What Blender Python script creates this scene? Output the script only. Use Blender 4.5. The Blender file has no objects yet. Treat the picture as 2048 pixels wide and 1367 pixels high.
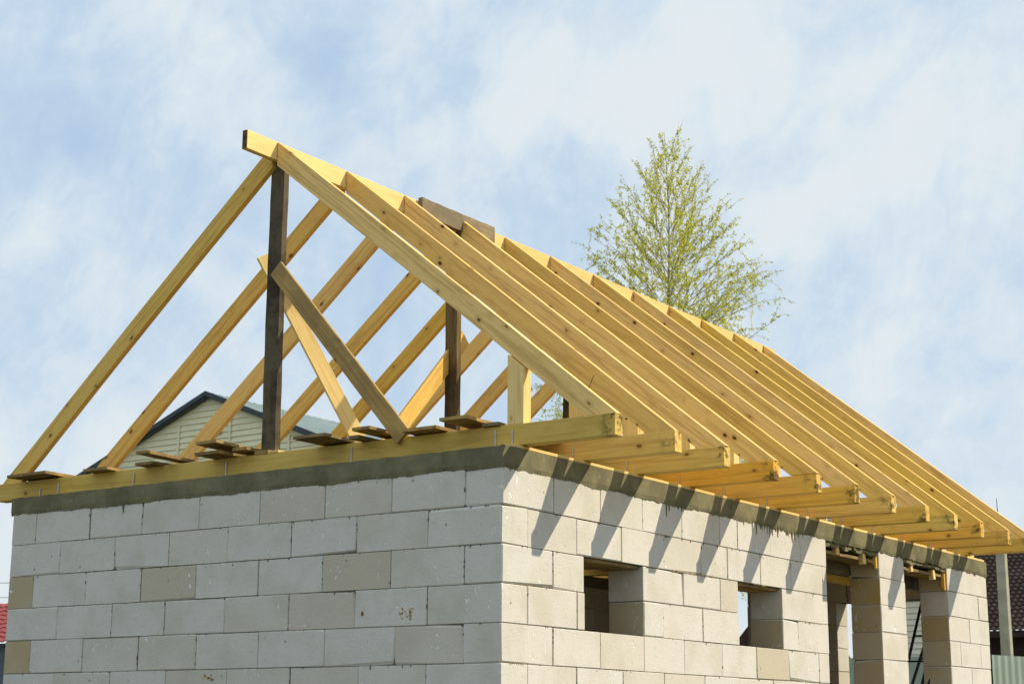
import bpy, bmesh, math, random
from mathutils import Vector, Matrix, noise
random.seed(7)
C = bpy.data.collections.new('scene'); bpy.context.scene.collection.children.link(C)
PI = math.pi
# ------------------------------------------------------------------ camera
F, CX, CY, CZ, PT, YW, RL = 3374.58, 6.20565, -8.90206, -1.69069, 0.2272, 0.60343, 0.00512
CAM = Vector((CX, CY, CZ))
fw = Vector((-math.sin(YW)*math.cos(PT), math.cos(YW)*math.cos(PT), math.sin(PT)))
rt = Vector((math.cos(YW), math.sin(YW), 0)); up = rt.cross(fw)
A = rt*math.cos(RL) + up*math.sin(RL); B = -rt*math.sin(RL) + up*math.cos(RL)
def at(px, py, ax, val):
    """point of a plane (axis ax = val) that the photograph shows at px, py"""
    v = A*((px-1024)/F) - B*((py-683.5)/F) + fw
    return CAM + v*((val-CAM[ax])/v[ax])
cam = bpy.data.cameras.new('camera'); co = bpy.data.objects.new('camera', cam); C.objects.link(co)
M = Matrix((A, B, -fw)).transposed().to_4x4(); M.translation = CAM; co.matrix_world = M
cam.sensor_width = 36; cam.lens = F/2048*36; cam.clip_end = 5000; cam.clip_start = .05
bpy.context.scene.camera = co
GROUND = -3.3
cam.dof.use_dof = True; cam.dof.focus_distance = 11.5; cam.dof.aperture_fstop = 8.0

# ------------------------------------------------------------------ materials
def new_mat(name):
    m = bpy.data.materials.new(name); m.use_nodes = True
    nt = m.node_tree; b = nt.nodes['Principled BSDF']
    return m, nt, b
class N:
    """tiny node helper"""
    def __init__(s, nt): s.nt = nt
    def n(s, t, **k):
        o = s.nt.nodes.new(t)
        for a, v in k.items(): setattr(o, a, v)
        return o
    def l(s, a, b): s.nt.links.new(a, b)
    def setv(s, sock, v):
        if hasattr(v, 'is_linked') or isinstance(v, bpy.types.NodeSocket): s.l(v, sock)
        else: sock.default_value = v
    def math(s, op, a, b=0.0, c=None, clamp=False):
        o = s.n('ShaderNodeMath', operation=op, use_clamp=clamp); s.setv(o.inputs[0], a); s.setv(o.inputs[1], b)
        if c is not None: s.setv(o.inputs[2], c)
        return o.outputs[0]
    def vmath(s, op, a, b):
        o = s.n('ShaderNodeVectorMath', operation=op); s.setv(o.inputs[0], a); s.setv(o.inputs[1], b)
        return o.outputs[1] if op in ('DOT_PRODUCT', 'DISTANCE', 'LENGTH') else o.outputs[0]
    def mix(s, f, a, b, bt='MIX'):
        o = s.n('ShaderNodeMix', data_type='RGBA', blend_type=bt); s.setv(o.inputs[0], f)
        s.setv(o.inputs[6], a); s.setv(o.inputs[7], b); return o.outputs[2]
    def noise(s, vec, scale, detail=4, rough=.55, dist=0):
        o = s.n('ShaderNodeTexNoise'); s.l(vec, o.inputs['Vector']); o.inputs['Scale'].default_value = scale
        o.inputs['Detail'].default_value = detail; o.inputs['Roughness'].default_value = rough
        o.inputs['Distortion'].default_value = dist; return o.outputs[0]
    def ramp(s, v, a, b, smooth=True):
        o = s.n('ShaderNodeMapRange', interpolation_type='SMOOTHSTEP' if smooth else 'LINEAR'); s.setv(o.inputs[0], v)
        o.inputs[1].default_value = a; o.inputs[2].default_value = b; return o.outputs[0]
    def bump(s, h, strength, dist, b):
        o = s.n('ShaderNodeBump'); o.inputs['Strength'].default_value = strength; o.inputs['Distance'].default_value = dist
        s.l(h, o.inputs['Height']); s.l(o.outputs[0], b.inputs['Normal'])
def rgb(r, g, b): return (r, g, b, 1)

def wood(name, c1, c2, dark, knots=1.0, endstain=0.0, rough=.62, grainmix=.5, weather=None, wamt=0.0, vary=1.0):
    m, nt, b = new_mat(name); h = N(nt)
    tc = h.n('ShaderNodeTexCoord'); oi = h.n('ShaderNodeObjectInfo')
    rnd = oi.outputs['Random']
    off = h.n('ShaderNodeCombineXYZ'); h.l(h.math('MULTIPLY', rnd, 37.), off.inputs[0]); h.l(h.math('MULTIPLY', rnd, 11.), off.inputs[1]); h.l(h.math('MULTIPLY', rnd, 23.), off.inputs[2])
    p = h.vmath('ADD', tc.outputs['Object'], off.outputs[0])
    wob = h.noise(p, 1.3, 2)
    # growth rings seen along the board
    st = h.vmath('MULTIPLY', p, (.40, 9, 12))
    g1 = h.noise(st, 1.6, 6, .62, 1.6)
    st2 = h.vmath('MULTIPLY', p, (3, 70, 110)); g2 = h.noise(st2, 1.6, 3, .6)
    rn2 = h.math('FRACT', h.math('MULTIPLY', rnd, 7.31)); rn3 = h.math('FRACT', h.math('MULTIPLY', rnd, 13.7))
    col = h.mix(h.ramp(rnd, .1, .9, False), c1, c2)
    col = h.mix(h.math('MULTIPLY', h.ramp(rn2, .35, 1.), .30*vary), col, rgb(.88, .66, .27))
    col = h.mix(h.math('MULTIPLY', h.ramp(rn3, .45, 1.), .34*vary), col, rgb(.50, .32, .07))
    broad = h.noise(h.vmath('MULTIPLY', p, (.8, 3, 3)), 1.2, 3)
    col = h.mix(h.math('MULTIPLY', h.ramp(broad, .45, .75), .5), col, h.mix(.5, col, rgb(.78, .58, .24)))
    ring = h.ramp(g1, .50, .60)
    col = h.mix(h.math('MULTIPLY', ring, .72), col, h.mix(.50, col, dark))
    dirt = h.noise(h.vmath('MULTIPLY', p, (1.1, 5, 5)), 2.2, 6, .68, .4); col = h.mix(h.math('MULTIPLY', h.ramp(dirt, .50, .66), .48), col, h.mix(.5, col, dark))
    col = h.mix(h.math('MULTIPLY', h.ramp(g2, .45, .75), .30), col, dark)
    # knots
    if knots:
        vo = h.n('ShaderNodeTexVoronoi'); h.l(h.vmath('MULTIPLY', h.vmath('ADD', p, h.vmath('MULTIPLY', h.n('ShaderNodeTexNoise').outputs[1], (0, 0, 0))), (4.4, 6.2, 7.2)), vo.inputs['Vector'])
        vo.inputs['Scale'].default_value = 1
        kn = h.math('SUBTRACT', 1., h.ramp(vo.outputs['Distance'], .06, .13)); halo = h.math('SUBTRACT', 1., h.ramp(vo.outputs['Distance'], .09, .30))
        col = h.mix(h.math('MULTIPLY', halo, .38*knots), col, h.mix(.6, col, rgb(.42, .20, .05)))
        col = h.mix(h.math('MULTIPLY', kn, .85*knots), col, rgb(.12, .055, .02))
    if weather:
        w = h.noise(p, 3.5, 6, .7)
        col = h.mix(h.math('MULTIPLY', h.ramp(w, .36, .6), wamt), col, weather)
    if endstain:
        sx = h.n('ShaderNodeSeparateXYZ'); h.l(tc.outputs['Object'], sx.inputs[0])
        e = h.ramp(sx.outputs[0], endstain-.15, endstain-.015)
        e2 = h.noise(p, 9, 5, .7)
        e = h.math('MULTIPLY', e, h.ramp(e2, .47, .60)); e = h.math('MULTIPLY', e, .85)
        col = h.mix(e, col, rgb(.05, .04, .015))
    h.l(col, b.inputs['Base Color']); b.inputs['Roughness'].default_value = rough
    b.inputs['Specular IOR Level'].default_value = .12
    h.bump(h.math('ADD', g2, h.math('MULTIPLY', g1, .5)), .25, .004, b)
    return m
PINE = wood('fresh_pine', rgb(.76, .49, .09), rgb(.86, .55, .16), rgb(.38, .20, .04))
PINE_RAFTER = wood('rafter_pine', rgb(.86, .59, .13), rgb(.96, .66, .25), rgb(.42, .21, .05), 1.2)
PINE_JOIST = wood('joist_pine', rgb(.74, .54, .13), rgb(.86, .46, .06), rgb(.42, .22, .04), .9, endstain=6.02)
PINE_BRACE = wood('brace_pine', rgb(.50, .34, .11), rgb(.50, .33, .11), rgb(.22, .12, .04), 1.1, weather=rgb(.26, .17, .08), wamt=.6, vary=0.)
PINE_LIGHT = wood('pale_pine', rgb(.90, .68, .28), rgb(.90, .66, .26), rgb(.58, .36, .12), .5)
GREY_WOOD = wood('weathered_grey_wood', rgb(.33, .25, .13), rgb(.33, .25, .13), rgb(.09, .06, .03), .6, weather=rgb(.17, .14, .09), wamt=.85, vary=0.)
DARK_WOOD = wood('old_dark_wood', rgb(.050, .044, .032), rgb(.06, .045, .028), rgb(.016, .013, .009), .2, weather=rgb(.17, .14, .09), wamt=.6, rough=.9, vary=0.)
BLACK_WOOD = wood('blackened_wood', rgb(.022, .018, .013), rgb(.028, .02, .013), rgb(.01, .008, .006), 0, weather=rgb(.15, .10, .06), wamt=.35, rough=.95, vary=0.)
ROUGH_WOOD = wood('rough_scaffold_wood', rgb(.52, .32, .09), rgb(.40, .27, .11), rgb(.12, .07, .03), .6, weather=rgb(.17, .12, .07), wamt=.8, rough=.85, vary=.3)

def aac():
    m, nt, b = new_mat('aerated_concrete'); h = N(nt)
    tc = h.n('ShaderNodeTexCoord'); p = tc.outputs['Object']
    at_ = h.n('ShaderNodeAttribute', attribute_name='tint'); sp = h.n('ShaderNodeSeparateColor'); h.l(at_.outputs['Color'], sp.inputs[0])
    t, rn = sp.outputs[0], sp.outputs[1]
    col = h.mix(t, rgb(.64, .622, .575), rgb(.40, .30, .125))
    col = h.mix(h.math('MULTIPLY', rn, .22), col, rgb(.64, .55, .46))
    col = h.mix(sp.outputs[2], col, rgb(.47, .345, .14))  # end faces: beige, with the shade of reveals and piers put into the colour
    # every block lies elsewhere in the noise, as blocks do
    off = h.n('ShaderNodeCombineXYZ'); h.l(h.math('MULTIPLY', rn, 9.), off.inputs[0]); h.l(h.math('MULTIPLY', rn, 5.), off.inputs[1]); h.l(h.math('MULTIPLY', rn, 7.), off.inputs[2])
    q = h.vmath('ADD', p, off.outputs[0])
    blot = h.noise(q, 3.2, 5, .6)
    col = h.mix(h.math('MULTIPLY', h.ramp(blot, .42, .70), .5), col, rgb(.50, .47, .38))
    big = h.noise(q, 1.4, 4, .6); col = h.mix(h.math('MULTIPLY', h.math('MULTIPLY', h.ramp(big, .5, .7), .30), h.math('SUBTRACT', 1., t)), col, rgb(.74, .72, .68))
    scr = h.noise(h.vmath('MULTIPLY', q, (9, 9, 40)), 1.2, 4, .7)
    col = h.mix(h.math('MULTIPLY', h.ramp(scr, .54, .72), .30), col, rgb(.46, .42, .34))
    fine = h.noise(q, 60, 3, .6)
    col = h.mix(h.math('MULTIPLY', h.ramp(fine, .60, .75), .25), col, rgb(.40, .37, .31))
    # pale scratches left by handling
    wv = h.noise(h.vmath('MULTIPLY', q, (14, 14, 9)), 2.1, 3, .5, 1.2); gate = h.noise(q, 2.6, 1)
    chip = h.math('MULTIPLY', h.ramp(wv, .63, .67), h.ramp(gate, .49, .56))
    col = h.mix(h.math('MULTIPLY', chip, .75), col, rgb(.86, .85, .81))
    # small dark mortar specks
    vo = h.n('ShaderNodeTexVoronoi'); h.l(q, vo.inputs['Vector']); vo.inputs['Scale'].default_value = 9.5
    speck = h.math('SUBTRACT', 1., h.ramp(vo.outputs['Distance'], .05, .12)); sg = h.ramp(h.noise(q, 4.7, 2), .54, .60)
    col = h.mix(h.math('MULTIPLY', h.math('MULTIPLY', speck, sg), .8), col, rgb(.16, .15, .13))
    h.l(col, b.inputs['Base Color']); b.inputs['Roughness'].default_value = .95; b.inputs['Specular IOR Level'].default_value = .1
    hh = h.math('ADD', h.math('MULTIPLY', fine, .6), h.math('MULTIPLY', chip, -1.4)); hh = h.math('ADD', hh, h.math('MULTIPLY', blot, .8))
    h.bump(hh, .55, .008, b)
    return m
AAC = aac()
def simple(name, c, rough=.8, c2=None, sc=4., lo=.4, hi=.65, amt=1., metal=0., bump=0., bs=40., spec=.3, det=5):
    m, nt, b = new_mat(name); h = N(nt); tc = h.n('ShaderNodeTexCoord')
    if c2:
        f = h.math('MULTIPLY', h.ramp(h.noise(tc.outputs['Object'], sc, det, .62), lo, hi), amt)
        h.l(h.mix(f, rgb(*c), rgb(*c2)), b.inputs['Base Color'])
    else: b.inputs['Base Color'].default_value = rgb(*c)
    b.inputs['Roughness'].default_value = rough; b.inputs['Metallic'].default_value = metal; b.inputs['Specular IOR Level'].default_value = spec
    if bump: h.bump(h.noise(tc.outputs['Object'], bs, 4, .6), bump, .01, b)
    return m
MORTAR = simple('joint_mortar', (.10, .095, .08), .95, (.20, .17, .13), 9, bump=.4)
def conc_mat():
    m, nt, b = new_mat('grey_green_concrete'); h = N(nt); tc = h.n('ShaderNodeTexCoord'); p = tc.outputs['Object']
    n1 = h.noise(p, 3.5, 6, .65); n2 = h.noise(p, 22, 5, .7); n3 = h.noise(h.vmath('MULTIPLY', p, (1, 1, 7)), 5, 4, .6)
    col = h.mix(h.ramp(n1, .35, .65), rgb(.14, .132, .078), rgb(.225, .205, .12))
    col = h.mix(h.math('MULTIPLY', h.ramp(n3, .45, .7), .4), col, rgb(.16, .15, .09))
    gate = h.ramp(h.noise(p, 2.2, 2), .50, .60)
    col = h.mix(h.math('MULTIPLY', h.math('MULTIPLY', h.ramp(n2, .62, .70), gate), .75), col, rgb(.42, .41, .36))
    h.l(col, b.inputs['Base Color']); b.inputs['Roughness'].default_value = .95; b.inputs['Specular IOR Level'].default_value = .1
    h.bump(h.math('ADD', n1, h.math('MULTIPLY', n2, .5)), .6, .012, b)
    return m
CONC = conc_mat()
STEEL = simple('galvanised_steel', (.62, .62, .60), .45, (.45, .45, .44), 30, metal=.6)
RUST = simple('rusty_splash', (.46, .22, .06), .9, (.28, .12, .04), 40)
BLACK = simple('black_painted_steel', (.012, .013, .02), .5, (.03, .025, .025), 20)

# ------------------------------------------------------------------ mesh helpers
def cbox(bm, lo, hi, c=.003, mat=None, tint=None, layer=None, ends=None, chips=None):
    """box with chamfered edges"""
    lo = Vector(lo); hi = Vector(hi); V = {}
    for sx in (0, 1):
        for sy in (0, 1):
            for sz in (0, 1):
                s = (sx, sy, sz)
                for a in range(3):
                    q = [0, 0, 0]
                    for k in range(3):
                        e = hi[k] if s[k] else lo[k]
                        cc = chips.get(s, (c, c, c))[k] if chips else c
                        if k != a: e += -cc if s[k] else cc
                        q[k] = e
                    v = Vector(q)
                    if mat: v = mat @ v
                    V[(s, a)] = bm.verts.new(v)
    def f(vs):
        fc = bm.faces.new(vs)
        if layer is not None:
            for l in fc.loops: l[layer] = tint
        return fc
    for a in range(3):
        b_, c_ = (a+1) % 3, (a+2) % 3
        for sd in (0, 1):
            vs = []
            for p, q in ((0, 0), (1, 0), (1, 1), (0, 1)):
                s = [0, 0, 0]; s[a] = sd; s[b_] = p; s[c_] = q; vs.append(V[(tuple(s), a)])
            fc = f(vs if sd else vs[::-1])
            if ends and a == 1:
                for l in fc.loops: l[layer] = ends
    for a in range(3):       # edges running along axis a
        b_, c_ = (a+1) % 3, (a+2) % 3
        for p in (0, 1):
            for q in (0, 1):
                s0 = [0, 0, 0]; s0[b_] = p; s0[c_] = q; s1 = list(s0); s1[a] = 1; s0 = tuple(s0); s1 = tuple(s1)
                vs = [V[(s0, b_)], V[(s1, b_)], V[(s1, c_)], V[(s0, c_)]]
                f(vs if (p + q) % 2 else vs[::-1])
    for s in [(x, y, z) for x in (0, 1) for y in (0, 1) for z in (0, 1)]:
        vs = [V[(s, 0)], V[(s, 1)], V[(s, 2)]]
        f(vs if sum(s) % 2 else vs[::-1])
def box(bm, lo, hi, mat=None):
    vs = [Vector((hi[0] if i & 1 else lo[0], hi[1] if i & 2 else lo[1], hi[2] if i & 4 else lo[2])) for i in range(8)]
    vs = [bm.verts.new(mat @ v if mat else v) for v in vs]
    for q in ((0, 2, 3, 1), (4, 5, 7, 6), (0, 1, 5, 4), (2, 6, 7, 3), (0, 4, 6, 2), (1, 3, 7, 5)): bm.faces.new([vs[i] for i in q])
def prism(bm, pts, y0, y1, mat=None):
    a = [bm.verts.new((mat @ Vector((x, y0, z))) if mat else (x, y0, z)) for x, z in pts]
    b = [bm.verts.new((mat @ Vector((x, y1, z))) if mat else (x, y1, z)) for x, z in pts]
    bm.faces.new(a); bm.faces.new(b[::-1]); n = len(pts)
    for i in range(n): bm.faces.new((a[i], b[i], b[(i+1) % n], a[(i+1) % n]))
def tube(bm, p0, p1, r0, r1, n=6):
    p0 = Vector(p0); p1 = Vector(p1); d = (p1-p0).normalized(); u = d.orthogonal().normalized(); w = d.cross(u)
    ra = [bm.verts.new(p0 + (u*math.cos(2*PI*i/n) + w*math.sin(2*PI*i/n))*r0) for i in range(n)]
    rb = [bm.verts.new(p1 + (u*math.cos(2*PI*i/n) + w*math.sin(2*PI*i/n))*r1) for i in range(n)]
    for i in range(n): bm.faces.new((ra[i], ra[(i+1) % n], rb[(i+1) % n], rb[i]))
    bm.faces.new(ra[::-1]); bm.faces.new(rb)
def place(o, mw=None, parent=None):
    C.objects.link(o)
    if mw is None: mw = Matrix.Identity(4)
    if parent:
        o.parent = parent; o.matrix_local = parent.matrix_world.inverted() @ mw
    else: o.matrix_world = mw
def obj(name, bm, mat, parent=None, mw=None, recalc=True, label=None):
    me = bpy.data.meshes.new(name)
    if recalc: bmesh.ops.recalc_face_normals(bm, faces=bm.faces)
    bm.to_mesh(me); bm.free()
    if mat: me.materials.append(mat)
    o = bpy.data.objects.new(name, me); place(o, mw, parent)
    o['_w'] = [c for r in (mw or Matrix.Identity(4)) for c in r]
    if label: o['label'] = label
    return o
WM = {}
def tag(o, label, cat=None, group=None, kind=None):
    if label: o['label'] = label
    if cat: o['category'] = cat
    if group: o['group'] = group
    if kind: o['kind'] = kind
    return o
def thing(name, label, cat, loc=(0, 0, 0), group=None):
    o = bpy.data.objects.new(name, None); C.objects.link(o); o.matrix_world = Matrix.Translation(Vector(loc)); o.empty_display_size = .2
    return tag(o, label, cat, group)
def frame(p0, p1, wdir):
    """matrix: X along p0->p1, Z towards wdir (board width), Y thickness"""
    p0 = Vector(p0); x = (Vector(p1)-p0).normalized(); z = Vector(wdir); z = (z - x*z.dot(x)).normalized(); y = z.cross(x)
    m = Matrix((x, y, z)).transposed().to_4x4(); m.translation = p0; return m
def board(name, p0, p1, wdir, w, t, mat, parent=None, c=.003, warp=0., label=None):
    """plank whose centre line runs p0 -> p1"""
    L = (Vector(p1)-Vector(p0)).length; bm = bmesh.new()
    if not warp: cbox(bm, (0, -t/2, -w/2), (L, t/2, w/2), c)
    else:
        n = 14; rings = []
        ph = random.random()*6
        for i in range(n+1):
            x = L*i/n; dy = warp*math.sin(PI*i/n*1.2+ph)*.6; dz = warp*math.sin(PI*i/n+ph*2)
            ww = w/2*(1+.03*math.sin(i*2.1+ph))
            rings.append([bm.verts.new((x, dy+sy*(t/2), dz+sz*ww)) for sy, sz in ((-1, -1), (1, -1), (1, 1), (-1, 1))])
        for i in range(n):
            for k in range(4): bm.faces.new((rings[i][k], rings[i][(k+1) % 4], rings[i+1][(k+1) % 4], rings[i+1][k]))
        bm.faces.new(rings[0][::-1]); bm.faces.new(rings[-1])
    return obj(name, bm, mat, parent, frame(p0, p1, wdir), label=label)

# ------------------------------------------------------------------ the house under construction
house = thing('unfinished_house', 'unfinished house of pale aerated concrete blocks with an open yellow timber roof frame', 'house', (0, 0, GROUND))
bpy.context.view_layer.update()
H = .2524
TK = .30
GX = [[-4.52, -3.9, -3.32, -2.72, -2.12, -1.51, -.91, -.3], [-4.21, -3.6, -3.02, -2.42, -1.81, -1.21, -.6],
      [-4.51, -3.9, -3.3, -2.72, -2.11, -1.51, -.91, -.3], [-4.2, -3.59, -3.03, -2.42, -1.81, -1.21, -.6],
      [-4.49, -3.89, -3.29, -2.69, -2.08, -1.47, -.86, -.3], [-4.2, -3.58, -2.99, -2.37, -1.78, -1.17, -.6]]
GT = [[.45, .05, .1, .2, .05, .5, .45, .1, .3], [.05, .0, .05, .25, .05, .1, .1, .15, .1], [.9, .1, .05, .75, .05, .05, .7, .05, .3],
      [.0, .05, .0, .0, .4, .55, .1, .2], [.95, .1, .35, .3, .2, .0, .05, .45, .95], [.1, .4, .05, .55, .4, .4, .1, .1]]
EY = [[.61, 1.21, 1.8, 2.4, 3.01, 3.31, 3.91, 4.49], [.3, .9, 1.5, 2.11, 2.7, 3.13, 3.71, 4.29, 4.93], [.6, 1.0, 1.8, 2.4, 3.0, 3.3, 4.1, 4.71],
      [.3, .9, 1.0, 1.8, 2.09, 2.7, 3.3, 4.1, 4.4], [.6, 1.2, 1.8, 2.4, 3.01, 3.6, 4.2, 4.8], [.3, .89, 1.5, 2.09, 2.71, 3.3, 3.9, 4.51]]
ET = [[.1, .0, .3, .0, .0, .2, .05, .1, .2], [.0, .45, .0, .05, .4, .1, .1, .35, .3, .2], [.05, .3, 0, .1, .15, .55, 0, .1, .2],
      [.1, .0, .4, 0, .05, .0, .1, 0, .05, .25], [.0, .1, .35, .1, .15, .0, .75, .0, .2], [.6, .1, .0, .4, .5, .05, .35, .1, .5]]
def wall(name, along, segs_of, face, inward, label=None):
    """segs_of(k) -> list of (a, b, tint) blocks of course k; along 'x' or 'y'; outer face at `face`, thickness toward inward"""
    bm = bmesh.new(); lay = bm.loops.layers.color.new('tint'); mb = bmesh.new()
    for k in range(13):
        z1 = -k*H; z0 = max(z1-H, -3.28)
        for a, b, t in segs_of(k):
            g = random.choice((.0008, .0015, .002, .003, .006)); g2 = random.choice((.0008, .001, .002, .003, .004))
            zt = z1-random.uniform(.0005, .004); zb = z0+random.uniform(.0008, .003)
            o = random.uniform(-.004, .003); ch = random.choice((.002, .003, .004, .005, .008))
            tc = (min(1, max(0, t+random.uniform(-.05, .05))), random.random(), 0, 1)
            f0 = face+o*(1 if inward < 0 else -1); f1 = face+inward*TK
            flo, fhi = min(f0, f1), max(f0, f1)
            piv = Vector(((a+b)/2, face, (z0+z1)/2)) if along == 'x' else Vector((face, (a+b)/2, (z0+z1)/2))
            rot = Matrix.Translation(piv) @ Matrix.Rotation(random.uniform(-.0025, .0025), 4, 'Z') @ Matrix.Rotation(random.uniform(-.002, .002), 4, 'Y' if along == 'x' else 'X') @ Matrix.Translation(-piv)
            chips = {}
            for _ in range(random.choice((0, 0, 1, 1, 2, 3))):
                s_ = tuple(random.choice((0, 1)) for _ in range(3)); e_ = random.choice((.008, .012, .018, .03)); chips[s_] = (e_*random.uniform(.4, 1), e_*random.uniform(.3, .7), e_*random.uniform(.4, 1))
            if along == 'x': cbox(bm, (a+g, flo, zb), (b-g2, fhi, zt), ch, rot, tc, lay, None, chips)
            else: cbox(bm, (flo, a+g, zb), (fhi, b-g2, zt), ch, rot, tc, lay, (.25 if (k == 2 and b < 5) or (k == 1 and a > 7) else (.85, 1., .95, .8)[k % 4], random.random(), (0. if (k == 2 and b < 5) or (k == 1 and a > 7) else (.62, .74, .66, .55)[k % 4]), 1) if a > .5 else None, chips)  # end faces get the beige tone deepened for reveal shade
            m0 = min(face+inward*.012, face+inward*(TK-.012)); m1 = max(face+inward*.012, face+inward*(TK-.012))
            ia = .012 if not any(abs(b2-a) < .001 for _, b2, _ in segs_of(k)) else 0; ib = .012 if not any(abs(a2-b) < .001 for a2, _, _ in segs_of(k)) else 0
            if along == 'x': box(mb, (a+ia, m0, z0), (b-ib, m1, z1))
            else: box(mb, (m0, a+ia, z0), (m1, b-ib, z1))
    o = obj(name, bm, AAC, house, label=label)
    obj('mortar_bed', mb, MORTAR, o)
    return o
def parts(lst, a, b): return [a]+[v for v in lst if a < v < b]+[b]
def seg_gable(k):
    if k < 6: js, ts = GX[k], GT[k]
    else: js, ts = GX[k % 2], [(.05, .1, .4, .7)[(i*7+k*3) % 4] for i in range(12)]
    end = -.3 if k % 2 == 0 else 0.
    if k % 2 == 0: js = [j for j in js if j < -.31]
    e = [-4.8]+js+[end]
    return [(e[i], e[i+1], ts[min(i, len(ts)-1)]) for i in range(len(e)-1)]
def cut(segs, holes):
    out = []
    for a, b, t in segs:
        m = (a+b)/2
        if any(h0-.01 <= m <= h1+.01 for h0, h1 in holes): continue
        for h0, h1 in holes:
            if a < h0 < b: b = h0
            if a < h1 < b: a = h1
        out.append((a, b, t))
    return out
def seg_eave(k):
    if k < 6: js, ts = EY[k], ET[k]
    else: js, ts = EY[4+(k % 2)], [(.0, .1, .3, .5)[(i*5+k) % 4] for i in range(12)]
    st = 0. if k % 2 == 0 else .3
    e = [st]+[j for j in js if j > st+.02]+[5.02]
    off = 1 if st == .3 and len(ts) >= len(e) else 0
    s = [(e[i], e[i+1], ts[min(i+off, len(ts)-1)]) for i in range(len(e)-1)]
    if k in (2, 3): s = cut(s, [(1.0, 1.8), (3.3, 4.1)])
    return s
def seg_pier(k): return [(6.22, 6.845, [.15, .05, .1, .3, .1, .2, .1][k % 7])]
def seg_end(k):
    s = []
    if k % 2 == 0: s += [(8.0, 8.6, .15), (8.6, 9.2, .05)]
    else: s += [(8.0, 8.3, .2), (8.3, 8.9, .1), (8.9, 9.2, .3)]
    return s
wall('gable_wall', 'x', seg_gable, 0., 1)
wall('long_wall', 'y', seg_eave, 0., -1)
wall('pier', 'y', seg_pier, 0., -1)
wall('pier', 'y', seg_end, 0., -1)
def seg_far(k):
    st = -.3
    e = [-4.5]+[-4.5+.6*i+(.3 if k % 2 else 0) for i in range(1, 7) if -4.5+.6*i+(.3 if k % 2 else 0) < st-.05]+[st]
    s = [(e[i], e[i+1], (.1, .3, .6)[(i+k) % 3]) for i in range(len(e)-1)]
    hol = [(-1.625, -.55)] if k > 0 else []
    if k in (0, 1, 2): hol = hol+[(-3.4, -2.735)]
    s2 = []
    for a, b, t in s:                       # split at the openings
        cuts = sorted([a, b]+[v for h in hol for v in h if a < v < b])
        for i in range(len(cuts)-1):
            m = (cuts[i]+cuts[i+1])/2
            if not any(h0 < m < h1 for h0, h1 in hol): s2.append((cuts[i], cuts[i+1], t))
    return s2
wall('rear_wall', 'x', seg_far, 9.2, -1)
def seg_left(k):
    s = [(-.0+.6*i+(.3 if k % 2 == 0 else 0.), .6+.6*i+(.3 if k % 2 == 0 else 0.), (.1, .3, .6)[(i*2+k) % 3]) for i in range(0, 16)]
    s = [(max(a, .3), min(b, 9.2), t) for a, b, t in s if a < 9.15 and b > .35]
    return cut(s, [(3.0, 4.5)]) if k in (2, 3, 4) else s
wall('side_wall', 'y', seg_left, -4.8, 1)

# concrete ring beam with a ragged, smeared lower edge
def ragged(bm, along, a0, a1, face, outward, zt, z_low, drips=.0, thick=.012, seed=1, zt2=None):
    """thin mortar smear whose lower edge wanders and drips"""
    r = random.Random(seed); n = int((a1-a0)/.007); top = []; prev = None; dr = 0; dl = 0
    for i in range(n+1):
        a = a0+(a1-a0)*i/n
        z = z_low + .016*(noise.noise(Vector((a*3.1, seed, 0)))) + .011*noise.noise(Vector((a*14, seed, 3))) + .007*noise.noise(Vector((a*60, seed, 5)))
        loc = max(0, noise.noise(Vector((a*1.1, seed*2.3, 9)))*1.6+.25)
        if dr <= 0 and r.random() < drips*loc: dr = r.choice((1, 1, 2)); dl = r.choice((.012, .02, .03, .05, .08))*r.uniform(.6, 1.2)
        if dr > 0: z -= dl*(1 if dr == 1 else .7); dr -= 1
        th = thick*(.75+.5*noise.noise(Vector((a*6, seed, 11))))
        f_out = face+outward*th; f_in = face-outward*.01; ztt = zt+.006*noise.noise(Vector((a*9, seed, 21)))
        if along == 'x': q = [bm.verts.new(p) for p in ((a, f_out*1., ztt), (a, f_out, z_low+.03), (a, face+outward*.004, z), (a, f_in, z), (a, f_in, ztt))]
        else: q = [bm.verts.new(p) for p in ((f_out, a, ztt), (f_out, a, z_low+.03), (face+outward*.004, a, z), (f_in, a, z), (f_in, a, ztt))]
        if prev:
            for k in range(5): bm.faces.new((prev[k], prev[(k+1) % 5], q[(k+1) % 5], q[k]))
        else: bm.faces.new(q)
        prev = q
    bm.faces.new(prev[::-1])
bm = bmesh.new()
ragged(bm, 'x', -4.822, .010, 0., -1, .128, -.010, .02, .014, 3)
band1 = obj('concrete_band', bm, CONC, house)
bm = bmesh.new()
ragged(bm, 'y', -.006, 5.03, 0., 1, .134, -.012, .26, .014, 8)
ragged(bm, 'y', 5.03, 9.2, 0., 1, .134, -.018, .05, .014, 18)
band2 = obj('concrete_band', bm, CONC, house)
bm = bmesh.new()
cbox(bm, (-4.8, .004, -.001), (-.004, .30, .127), .004)
cbox(bm, (-.30, .301, -.001), (-.004, 9.2, .130), .004)
cbox(bm, (-4.8, .301, -.001), (-4.5, 9.2, .130), .004)
cbox(bm, (-4.499, 8.9, -.001), (-2.2, 9.199, .128), .004)
cbox(bm, (-2.199, 8.9, -.20), (-.301, 9.199, .128), .004)
obj('ring_beam', bm, CONC, house)
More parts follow.
